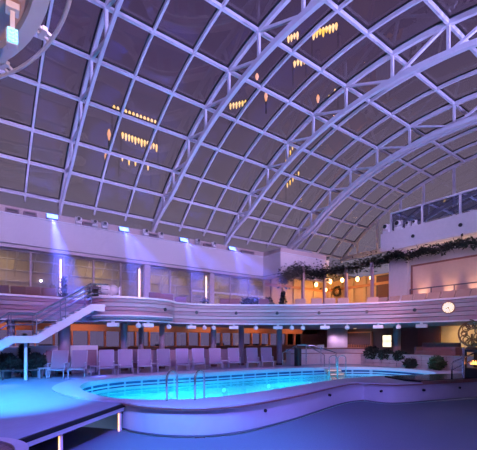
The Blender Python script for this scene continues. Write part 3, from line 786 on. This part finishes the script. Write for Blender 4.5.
MB().bb(21.1,21.3,-5,13.62,7.15,8.3).bb(21.3,27,13.42,13.62,7.15,8.3).build('parapet',M['white'],tb)
for y in (11.5,8.9): MB().tube([(21.05,y,7.7),(21.12,y,7.7)],.10,12).build('porthole_speaker',M['blackplastic'],tb)
ws=thing('glass_windscreen','tinted glass windscreen with lavender posts on the upper terrace','windscreen',(21.2,9,8.3))
for y in(12.95,11.0,8.95,6.9,4.9):
    MB().bar((21.2,y,8.3),(21.2,y,9.42),.11).build('post',M['steel'],ws)
MB().bar((21.2,13.0,9.42),(21.2,-5,9.42),.12,.10).build('top_rail',M['steel'],ws)
ys=[12.95,11.0,8.95,6.9,4.9,2]
for i in range(5): MB().bb(21.19,21.21,ys[i+1]+.06,ys[i]-.06,8.4,9.38).build('glass_pane',M['screen'],ws)
MB().bar((22.2,10.6,9.3),(22.2,8.0,8.4),.08).build('brace',M['steel'],ws)
# white moving heads on terrace corner
for i,(y,s_) in enumerate(((13.25,1.0),(12.45,1.05),(11.85,.7),(11.45,.65))):
    lab=f'white moving spotlight on the corner of the upper terrace, {ORD[i]} from the left'
    o=copy_tree(pc,(20.98+.22,y,8.3),-PI/2,lab,'spotlights on the upper terrace'); o.scale=(s_*1.25,)*3
for i,(px,l) in enumerate(((106,'left one of the pair behind the balcony bulge'),(113,'right one of the pair behind the balcony bulge'))):
    dx=px-238.5; y=17.6; x=y/(-.59*dx+298.8)*(.8075*dx+218.3)
    o=copy_tree(pc,(x,y,3.45),2.5+.5*i,'white moving spotlight above the balcony rim, '+l,'spotlights on the balcony'); o.scale=(1.65,)*3
    t=thing('light_stand','low black stand under the white spotlight, '+l,'stand',(x,y,3.0),'stands behind the balcony bulge'); MB().box((x,y,3.225),(.42,.4,.45)).build('plinth',M['blackplastic'],t,bevel=.02); MB().box((x,y-.21,3.2),(.3,.02,.1)).build('panel',M['soffit'],t)
bush('topiary_cone','small dark conical shrub behind the balcony rim above the stairs','shrub',(3.62,18.9,3.0),.25,1.3,500,'cone',seed=31)
bush('topiary_cone','small dark conical shrub behind the balcony rim below the fascia jog','shrub',(14.55,15.6,3.0),.22,1.15,500,'cone',seed=32)
bush('bush','dark round bush behind the balcony rim left of the spotlights','bush',(4.72,17.95,3.0),.24,.95,500,seed=33)
for i,(px,y,l) in enumerate(((247,17.5,'left of the plum chairs in the middle'),(255,17.6,'right beside the fellow dark bush'),(268,17.3,'nearest the garland'))):
    dx=px-238.5; x=y/(-.59*dx+298.8)*(.8075*dx+218.3)
    bush('bush','dark bush along the balcony rim, '+l,'bush',(x,y,3.0),.36,1.0,500,seed=40+i)
bush('bush','tiny dark plant on the balcony rim by the middle light strip','bush',(11.2,18.6,3.0),.22,.85,300,seed=50)
# chairs upstairs
def uchair(matl):
    t=thing('lounge_chair','','chair',(0,0,0),'chairs behind the balcony rim')
    MB().box((0,0,.38),(.62,.6,.14)).build('seat',matl,t,bevel=.03)
    MB().box((0,.3,.68),(.62,.12,.62),rx=-.12).build('backrest',matl,t,bevel=.04)
    for s in(-1,1): MB().box((s*.33,0,.48),(.08,.6,.3)).build('armrest',matl,t,bevel=.02)
    for a in(-1,1):
        for b in(-1,1): MB().bar((a*.26,b*.26,0),(a*.26,b*.26,.33),.04).build('leg',M['darkrail'],t)
    return t
U0=uchair(M['wicker'])
ul=[(6,19.3,'first','brown'),(17,19.4,'second','brown'),(31,19.3,'third','brown'),(46,19.3,'fourth','brown')]
U1=uchair(M['maroonseat'])
U2=uchair(M['tan'])
cnt={}
first={id(U0):True,id(U1):True,id(U2):True}
for U,kind,lst in ((U0,'brown wicker lounge chair behind the left balcony rim',[(4,1.06),(21,1.06),(36,1.05),(51,1.05)]),(U1,'plum lounge chair behind the middle of the balcony rim',[(155,1.10),(167,1.09),(180,1.09),(224,1.08),(233,1.08),(262,1.09)]),(U2,'tan lounge chair before the amber bar wall',[(301,1.09),(317,1.08),(330,1.08),(343,1.09),(372,1.1)])):
    for i,(px,y) in enumerate(lst):
        Q,_n=on_bal(px); x,y=Q.x*y,Q.y*y
        lab=f'{kind}, {ORD[i]} from the left'; rz=PI-.4 if U is not U2 else PI-.9
        if i==0: U.location=(x,y,3.0); U.rotation_euler=(0,0,rz); U['label']=lab
        else: copy_tree(U,(x,y,3.0),rz,lab)
# upper deck loungers (tan) at the right end
def ulounger():
    t=thing('upper_lounger','','sun lounger',(0,0,0),'tan loungers on the upper deck')
    MB().sweep([(0,-1.2,.34),(0,.2,.34)],(1,0,0),.62,.1).build('mattress',M['tan'],t)
    MB().sweep([(0,.2,.36),(0,.62,1.12)],(1,0,0),.62,.1).build('backrest',M['tan'],t)
    for a in(-1,1):
        for y in(-1.1,.3): MB().bar((a*.27,y,0),(a*.27,y,.3),.05).build('leg',M['frame'],t)
    return t
V0=ulounger()
for i,px in enumerate((377,389,402,415,429,444,459,474)):
    dx=px-238.5; x=19.4; y=x*(-.59*dx+298.8)/(.8075*dx+218.3)
    lab=f'tan lounger on the upper deck before the end wall, {ORD[i]} from the left'
    if i==0: V0.location=(x,y,3.0); V0.rotation_euler=(0,0,-PI/2); V0['label']=lab
    else: copy_tree(V0,(x,y,3.0),-PI/2,lab)
rl=thing('deck_railing','slim steel railing standing before the panelled end wall','railing',(20.6,9,3))
for y in(11.4,10.2,9.0,7.8,6.6,5.4): MB().bar((20.6,y,3),(20.6,y,4.5),.05).build('post',M['darkrail'],rl)
MB().bar((20.6,11.4,4.5),(20.6,5.4,4.5),.06).bar((20.6,11.4,3.9),(20.6,5.4,3.9),.03).build('rail',M['darkrail'],rl)
for k in range(8):
    y=20.9-k*1.15
    if not 14.9<y<16.6: struct(MB().bb(25.02,25.2,y,y+.22,3,6.6).build(f'trim_{k+1}',M['beige']))
struct(MB().bb(24.95,25.2,12.1,21.6,5.75,5.95).build('trim_20',M['orangewood']))
struct(MB().bb(17.2,24.9,21.42,21.6,5.75,5.95).build('trim_21',M['orangewood']))
for k in range(6): struct(MB().bb(17.6+1.2*k,17.78+1.2*k,21.45,21.6,3,6.6).build(f'trim_{k+22}',M['beige']))
# pergola posts
for i,(x,y) in enumerate(((18.45,17.8),(20.7,17.85),(20.9,16.1),(20.9,14.1))):
    t=thing('bar_post',f'slim mauve post holding the garland before the amber bar, {ORD[i]} from the left','post',(x,y,3),'posts before the amber bar')
    MB().bar((x,y,3.1),(x,y,6.6),.16).build('shaft',M['col'],t); MB().box((x,y,3.05),(.26,.26,.1)).build('base',M['darkwood'],t)
# pendants
pd=None
for i,(x,y,z) in enumerate(((22,19.8,5.95),(23.8,20.4,5.75),(22,18.4,6.02),(22,17.3,5.98),(22,16.0,5.88),(22,14.9,5.82))):
    lab=f'glowing amber pendant lamp in the upstairs bar, {ORD[i]} from the left'
    if pd is None:
        pd=thing('pendant_lamp',lab,'pendant lamp',(0,0,0),'amber pendant lamps in the upstairs bar')
        MB().tube([(0,0,.1),(0,0,.62)],.012,6).build('hanging_cord',M['blackplastic'],pd)
        MB().lathe([(.02,-.16),(.09,-.10),(.11,0),(.07,.1),(.02,.14)],n=14).build('bulb',M['bulb'],pd,smooth=True)
        MB().lathe([(.05,.1),(.05,.2)],n=10).build('cap',M['gold'],pd)
        o=pd; o.location=(x,y,z)
    else: o=copy_tree(pd,(x,y,z),0,lab)
    ld=bpy.data.lights.new('pendant_light','POINT'); ld.energy=30; ld.color=(1,.50,.20); ld.shadow_soft_size=.12
    lo=bpy.data.objects.new('pendant_light',ld); COL.objects.link(lo); lo.parent=o; lo.location=(0,0,-.28)
# wreath
t=thing('wreath','round dark leafy wreath hanging on the amber bar wall','wreath',(24.85,20.1,5.65))
rr=random.Random(2); pts=[]
for k in range(520):
    a=rr.random()*2*PI; R_=.36+rr.gauss(0,.06); pts.append((24.85+rr.gauss(0,.03),20.1+R_*math.cos(a),5.65+R_*math.sin(a)))
MB().leaves(pts,.12,rr).build('leaves',M['leaf'],t)
MB().tube([(24.87,20.1+.36*math.cos(q/20*2*PI),5.65+.36*math.sin(q/20*2*PI)) for q in range(20)],.05,6,True).build('hoop',M['darkwood'],t)
# garlands
def garland(lab,path,n,rad,seed,size=.2):
    rr=random.Random(seed); P=crom(path,10,False); pts=[]
    t=thing('leaf_garland',lab,'garland',tuple(path[0]))
    for k in range(n):
        f=rr.random()*(len(P)-1); i=int(f); p=P[i].lerp(P[i+1],f-i)
        r=rad*(.6+.55*math.sin(f*.9)**2); pts.append(p+Vector((rr.gauss(0,r*.5),rr.gauss(0,r*.5),rr.gauss(0,r*.6))))
    MB().leaves(pts,size,rr).build('leaves',M['leaf'],t)
    MB().tube(P,.04,6).build('hanging_rope',M['darkwood'],t)
garland('thick dark leafy garland draped below the jogged fascia before the amber bar',[(16.7,17.95,5.6),(17.3,17.9,5.95),(18.3,17.9,6.35),(19.4,17.9,6.3),(20.6,17.9,6.35),(21.1,17.3,6.55),(21.1,16,6.5),(21.1,14.5,6.62),(21.1,13.5,6.6)],3400,.42,61)
garland('dark leafy garland draped along the beam under the white upper terrace',[(20.95,13.3,6.55),(20.85,12.6,6.78),(20.85,11.6,6.55),(20.85,10.8,6.68),(20.85,10.0,6.55),(20.85,9.0,6.7),(20.85,8.0,6.56),(20.85,6.5,6.66),(20.85,4,6.55)],2000,.2,62)

# ------------------------------------------------------------------ glowing shapes added above the glass, standing in for golden reflections
def sky_pt(px,py,over):
    dx=px-238.5; u=.8075*dx+218.3; v=-.590*dx+298.8; w=340-py
    lo,hi=.005,.2
    for _ in range(50):
        m=(lo+hi)/2
        if H+m*w<zt(m*v)+over: lo=m
        else: hi=m
    return Vector((lo*u,lo*v,H+lo*w))
M['goldglint']=glow('golden_reflection_glow',(1,.60,.03),1.6)  # emissive stand-in for golden reflections in the roof glass
REFL_ROWS=[('golden stand-in reflections above the glass, topmost of three rows beside the second truss',(112,107),(157,123),12,.09),
 ('golden stand-in reflections above the glass, middle of three rows beside the second truss',(121,134),(158,147),12,.09),
 ('golden stand-in reflections above the glass, lowest of three rows beside the second truss',(119,157),(151,168),5,.08),
 ('golden stand-in reflections above the glass near the top middle of the roof',(312,34),(338,25),8,.09),
 ('short row of golden stand-in reflections above the glass, left of the top middle row',(287,39),(299,34),4,.08),
 ('short row of golden stand-in reflections above the glass below the top middle row',(293,64),(306,59),4,.09),
 ('golden stand-in reflections above the glass close behind the third complete truss',(229,106),(247,102),6,.08),
 ('loose golden stand-in reflections above the glass between the middle trusses',(338,88),(300,128),7,.07),
 ('loose golden stand-in reflections above the glass low between the middle trusses',(296,140),(283,168),6,.07),
 ('dim golden stand-in reflections above the glass beyond the heavy truss',(300,172),(286,186),5,.07)]
for lab,a,b,n,r in REFL_ROWS:
    A=sky_pt(*a,1.1); B_=sky_pt(*b,1.1); t=thing('reflection_row',lab,'string lights',tuple(A),'golden stand-in reflections outside the roof')
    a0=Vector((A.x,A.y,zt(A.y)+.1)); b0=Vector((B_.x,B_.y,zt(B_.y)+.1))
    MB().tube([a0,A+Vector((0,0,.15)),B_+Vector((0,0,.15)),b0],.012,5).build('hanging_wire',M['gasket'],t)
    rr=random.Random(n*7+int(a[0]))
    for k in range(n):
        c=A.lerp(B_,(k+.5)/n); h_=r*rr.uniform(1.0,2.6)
        MB().lathe([(.02,.12),(r*.7,.04),(r*.42,-h_),(.01,-h_-.06)],tuple(c),8).build('bulb',M['goldglint'],t)  # glowing drops in place of reflections, no real bulbs
M['orangeglint']=glow('orange_reflection_glow',(1,.42,.03),1.2)  # orange glow shapes added to stand in for reflections in the glass
REFL_SPOTS=[((109,135),.5,'upper one of the pair left of the golden rows'),((106,157),.42,'lower one of the pair left of the golden rows'),((266,97),.42,'between the third complete truss and the middle truss'),((257,77),.3,'just right of the third complete truss'),((318,99),.4,'reddish one near the middle truss')]
for (p,q),h_,l in REFL_SPOTS:
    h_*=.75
    c=sky_pt(p,q,.9); t=thing('reflection_spot','orange stand-in reflection above the glass, '+l,'stand-in reflection',(c.x,c.y,zt(c.y)+.1),'orange stand-in reflections outside the roof')
    MB().lathe([(.02,h_*.75),(.06,h_*.5),(.085,h_*.1),(.06,-h_*.25),(.03,-h_*.7)],tuple(c),12).build('glowing_body',M['orangeglint'],t,smooth=True)
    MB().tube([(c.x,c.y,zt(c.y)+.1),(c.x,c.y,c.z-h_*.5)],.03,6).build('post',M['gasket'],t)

# ------------------------------------------------------------------ round canopy top left
rc=thing('ring_canopy','round white lighting canopy with an outer pipe rail overhead at the top left corner','canopy',(-2.5,4.8,5.6))
cx,cy=-2.5,4.8
def circ(R,z,n=96): return [(cx+R*math.cos(2*PI*k/n),cy+R*math.sin(2*PI*k/n),z) for k in range(n)]
MB().strip(circ(3.12,5.6),circ(3.28,5.6)).strip(circ(3.28,5.6),circ(3.28,5.95)).strip(circ(3.12,5.6),circ(3.12,5.95)).strip(circ(3.12,5.95),circ(3.28,5.95)).build('rim_band',M['white'],rc)
MB().strip(circ(2.4,5.72),circ(3.12,5.72)).strip(circ(2.4,5.72),circ(2.4,5.95)).strip(circ(2.4,5.95),circ(3.12,5.95)).build('soffit_ring',M['canopybeige'],rc)
MB().strip(circ(.6,5.8),circ(2.0,5.8)).strip(circ(.6,5.8),circ(.6,5.95)).strip(circ(2.0,5.8),circ(2.0,5.95)).strip(circ(.6,5.95),circ(2.,5.95)).build('inner_ring',M['canopybeige'],rc)
for k in range(8):
    a=k*PI/4+.1; MB().bar((cx+.5*math.cos(a),cy+.5*math.sin(a),5.85),(cx+3.1*math.cos(a),cy+3.1*math.sin(a),5.85),.22,.12,side=(0,0,1)).build('spoke',M['canopybeige'],rc)
MB().tube(circ(3.47,5.62),.026,8,True).build('pipe_rail',M['steel'],rc)
for k in range(20):
    a=k*2*PI/20+.2; c=math.cos(a); q=math.sin(a); b=MB()
    for o_ in(-.05,.05): b.bar((cx+3.27*c-q*o_,cy+3.27*q+c*o_,5.68),(cx+3.46*c-q*o_,cy+3.46*q+c*o_,5.63),.035)
    b.bar((cx+3.36*c-q*.09,cy+3.36*q+c*.09,5.66),(cx+3.36*c+q*.09,cy+3.36*q-c*.09,5.66),.06)
    b.build('rail_bracket',M['steel'],rc)
for k in range(4):
    a=k*PI/2+.4; MB().bar((cx+2.8*math.cos(a),cy+2.8*math.sin(a),5.9),(cx+2.8*math.cos(a),cy+2.8*math.sin(a),zt(cy+2.8*math.sin(a))),.03).build('hanger_rod',M['steel'],rc)
def clamp_lamp(lab,a,R=2.95):
    x,y=cx+R*math.cos(a),cy+R*math.sin(a)
    t=thing('clamp_spotlight',lab,'spotlight',(x,y,5.6),'blue spotlights under the round canopy')
    MB().box((x,y,5.55),(.05,.05,.3)).box((x,y,5.66),(.14,.14,.08)).build('hanging_bracket',M['whiteplastic'],t)
    MB().box((x,y+.03,5.30),(.12,.14,.19),rz=-.2).build('housing',M['steel'],t,bevel=.01)
    b=MB()
    for i in range(3):
        for j in range(4): b.box((x-.038+.038*i-.0,y-.055,5.235+.043*j),(.03,.02,.034),rz=-.2)
    b.build('led_lens',M['led2'],t)
    return t
M['led2']=glow('cyan_led_lens',(.04,.62,1),2.2)
a0=math.atan2(5.30-cy,.44-cx)
clamp_lamp('bright cyan-blue LED spotlight clamped under the round canopy',a0,2.98)
t=clamp_lamp('second LED spotlight under the round canopy, at the very left picture edge',a0+.16,2.85)

# ------------------------------------------------------------------ round wooden platform bottom left
rp=thing('round_tub','round wooden-topped tub with pale rim at the bottom left corner','tub',(-.4,5.85,-.68))
def lat(name,prof,m,par): return MB().lathe(prof,(-.42,5.75,0),48).build(name,m,par,smooth=False)
lat('tub_wall',[(1.0,-.68),(1.0,.08)],M['darkwood'],rp)
def ring_(R_,z): return [(-.42+R_*math.cos(2*PI*k/64),5.75+R_*math.sin(2*PI*k/64),z) for k in range(64)]
MB().strip(ring_(.92,.08),ring_(1.08,.08)).strip(ring_(1.08,.08),ring_(1.08,.17)).strip(ring_(1.08,.17),ring_(.92,.17)).strip(ring_(.92,.17),ring_(.92,.08)).build('rim',M['coping'],rp)
M['tubdeck']=planks('tub_planks',(.30,.17,.16),(.08,.05,.06),.4,.11,'X',.12,.6)
lat('tub_top',[(.92,.09),(.92,.13)],M['tubdeck'],rp)
lat('lower_step',[(1.0,-.68),(1.35,-.68),(1.35,-.35),(1.0,-.35)],M['coping'],rp)

# ------------------------------------------------------------------ enclosing walls out of sight
struct(MB().bb(-14.2,-14,-6,23,-.7,9).build('wall_left',M['fascia']))
struct(MB().bb(-14,30,-6.2,-6,-.7,9).build('wall_front',M['fascia']))
of=struct(MB().bb(-14,30,-2.5,-2.2,5.9,8.2).build('wall_opposite_fascia',M['fascia']))

# ------------------------------------------------------------------ lights
def spot(loc,to,e,col,size=70,blend=.6,r=.15):
    ld=bpy.data.lights.new('spot','SPOT'); ld.energy=e; ld.color=col; ld.spot_size=math.radians(size); ld.spot_blend=blend; ld.shadow_soft_size=min(r,.03)
    o=bpy.data.objects.new('spot',ld); COL.objects.link(o); o.location=loc
    o.rotation_euler=(Vector(to)-Vector(loc)).to_track_quat('-Z','Y').to_euler(); return o
def area(loc,to,e,col,sx,sy):
    ld=bpy.data.lights.new('area','AREA'); ld.energy=e; ld.color=col; ld.shape='RECTANGLE'; ld.size=sx; ld.size_y=sy
    o=bpy.data.objects.new('area',ld); COL.objects.link(o); o.location=loc
    o.rotation_euler=(Vector(to)-Vector(loc)).to_track_quat('-Z','Y').to_euler(); return o
# unseen opposite floods plus added fills: lavender wash of far side and roof
for i,x in enumerate((-4,1,6,11,16)):
    spot((x,-1.9,7.7),(x+2.5,19,5.9),6200,(.60,.42,.95),40,.9)
    spot((x,-1.9,7.8),(x+1.5,5.6,13),4600,(.42,.37,1),92,.9)
for x in (-2,2,6,10):  # added pink fill for the balcony strakes
    spot((x,-1.9,7.4),(x+1.2,16.7,3.0),2600,(.95,.36,.55),17,.9)
spot((8,-1.9,7.4),(19.6,16.4,.8),2600,(.55,.45,1),15,.8)  # added fill to brighten the bar counter front
spot((-3,-1.9,7.4),(1.6,18.6,.9),2200,(.60,.38,1),17,.8)  # added fill for the low planter wall at left
spot((3,-1.9,7.6),(21.2,9.8,6.6),4200,(.72,.52,.92),24,.8)
for y in (9,13):
    spot((1,-1.7+y*.05,7.4),(17,y,2.9),6500,(.95,.38,.55),20,.9)  # added pink fill for the right end of the balcony
# canopy floods on the deck, cyan and blue, then added fill spots
spot((.5,5.3,5.0),(.9,12.5,0),15000,(.03,.34,1),42,.9)
spot((-3,7.5,5.0),(-.9,12.8,0),9000,(.03,.30,1),50,.9)
spot((.5,5.0,5.0),(4.2,6.9,-.68),2200,(.03,.32,1),50,.9)
spot((1.5,3.0,5.3),(4.5,8.5,-.2),3300,(.18,.15,1),90,.9)  # added blue fill for the foreground deck and pool wall
spot((7,-2,1.2),(9.5,8,-.5),900,(.30,.22,1),60,.9)  # unseen low fill added for the near pool wall
spot((6,0,6),(13,6,-.7),260,(.20,.15,1),100,.9)  # unseen fill added over the lower floor
spot((2,-4,2.6),(-.5,4.8,5.6),3200,(1,.62,.66),40,.8)  # warm fill added from below for the canopy underside
# lounge and lower deck lamps
for x in(-4,1,6,11,15): area((x,22.6,6.5),(x,22.8,3),75,(1,.74,.40),2,1)
for x in(1,5,9,13,17,21): area((x,20.7,2.42),(x,21.4,1.2),14,(1,.36,.14),2.2,.3)
for i,(x,y,l) in enumerate(((20.7,17.6,'nearest the pool'),(22.0,16.2,'over the right end of the bar counter'),(23.6,18.4,'nearest the back bar'))):  # discs with spots, added only to brighten the pillar and bar
    t=thing('bar_fill_disc','round fill disc added above the bar, '+l,'fill light',(x,y,2.44),'fill discs added above the bar')
    MB().lathe([(.14,2.40),(.14,2.46)],(x,y,0),16).build('trim_ring',M['whiteplastic'],t); MB().lathe([(.10,2.39),(.10,2.40)],(x,y,0),16).build('diffuser',M['strip'],t)
    ld=bpy.data.lights.new('bar_fill','SPOT'); ld.energy=110; ld.color=(.75,.50,1); ld.spot_size=math.radians(150); ld.spot_blend=.6; ld.shadow_soft_size=.02
    lo=bpy.data.objects.new('bar_fill_beam',ld); COL.objects.link(lo); lo.parent=t; lo.location=(0,0,-.08)
# wall washers at the end wall
for y in(11.2,9.7,8.4,7.0):
    spot((21.45,y,3.5),(21.74,y,6.2),230,(1,.58,.38),50,.9)
area((23,10,2.4),(23.6,9.8,.8),45,(1,.66,.32),.6,1.5)
area((23.6,18,2.4),(24.5,18,1),12,(1,.6,.3),.4,2.5)
for o in [o for o in list(bpy.data.objects) if o.name.startswith('soffit_floodlight')]:
    ld=bpy.data.lights.new('soffit_beam','SPOT'); ld.energy=50; ld.color=(.50,.30,1); ld.spot_size=math.radians(140); ld.spot_blend=.8; ld.shadow_soft_size=.02
    lo=bpy.data.objects.new('soffit_beam',ld); COL.objects.link(lo); lo.parent=o; lo.location=(0,0,-.29)

# haze hanging in front of the fascia floodlights
hz=MB().bb(-3,17.0,15.5,19.84,3.6,7.9)
hm=bpy.data.materials.new('thin_haze'); hm.use_nodes=True; hn=hm.node_tree
hn.nodes.remove(hn.nodes['Principled BSDF']); vs_=hn.nodes.new('ShaderNodeVolumeScatter'); vs_.inputs['Density'].default_value=.07; vs_.inputs['Anisotropy'].default_value=.2
hn.links.new(vs_.outputs[0],hn.nodes['Material Output'].inputs['Volume'])
ho=hz.build('haze',hm); ho['kind']='stuff'

# ------------------------------------------------------------------ world
W=bpy.data.worlds.new('dusk'); S.world=W; W.use_nodes=True; nt=W.node_tree; N=nt.nodes; L=nt.links
bg=N['Background']; tc=N.new('ShaderNodeTexCoord'); sp=N.new('ShaderNodeSeparateXYZ'); L.new(tc.outputs['Generated'],sp.inputs[0])
cr=N.new('ShaderNodeValToRGB'); L.new(sp.outputs['Z'],cr.inputs[0]); e=cr.color_ramp.elements
e[0].position=0; e[0].color=(.17,.14,.26,1); e[1].position=1; e[1].color=(.062,.038,.105,1)
k=e.new(.25); k.color=(.20,.165,.225,1); k=e.new(.37); k.color=(.17,.135,.195,1); k=e.new(.6); k.color=(.088,.058,.135,1)
L.new(cr.outputs[0],bg.inputs[0]); bg.inputs[1].default_value=1.0

# ------------------------------------------------------------------ camera
cd=bpy.data.cameras.new('camera'); cam=bpy.data.objects.new('camera',cd); COL.objects.link(cam)
cam.location=(0,0,H); cam.rotation_euler=(PI/2,0,-math.atan2(.590,.8075))
cd.sensor_fit='HORIZONTAL'; cd.sensor_width=36; cd.lens=370/477*36; cd.shift_y=(340-225)/477; cd.clip_end=2000; cd.clip_start=.05
S.camera=cam
S.view_settings.view_transform='Standard'; S.view_settings.look='None'; S.view_settings.gamma=1; S.view_settings.exposure=.14
S.cycles.max_bounces=8; S.cycles.transparent_max_bounces=16; S.cycles.sample_clamp_indirect=4; S.cycles.caustics_reflective=False; S.cycles.caustics_refractive=False
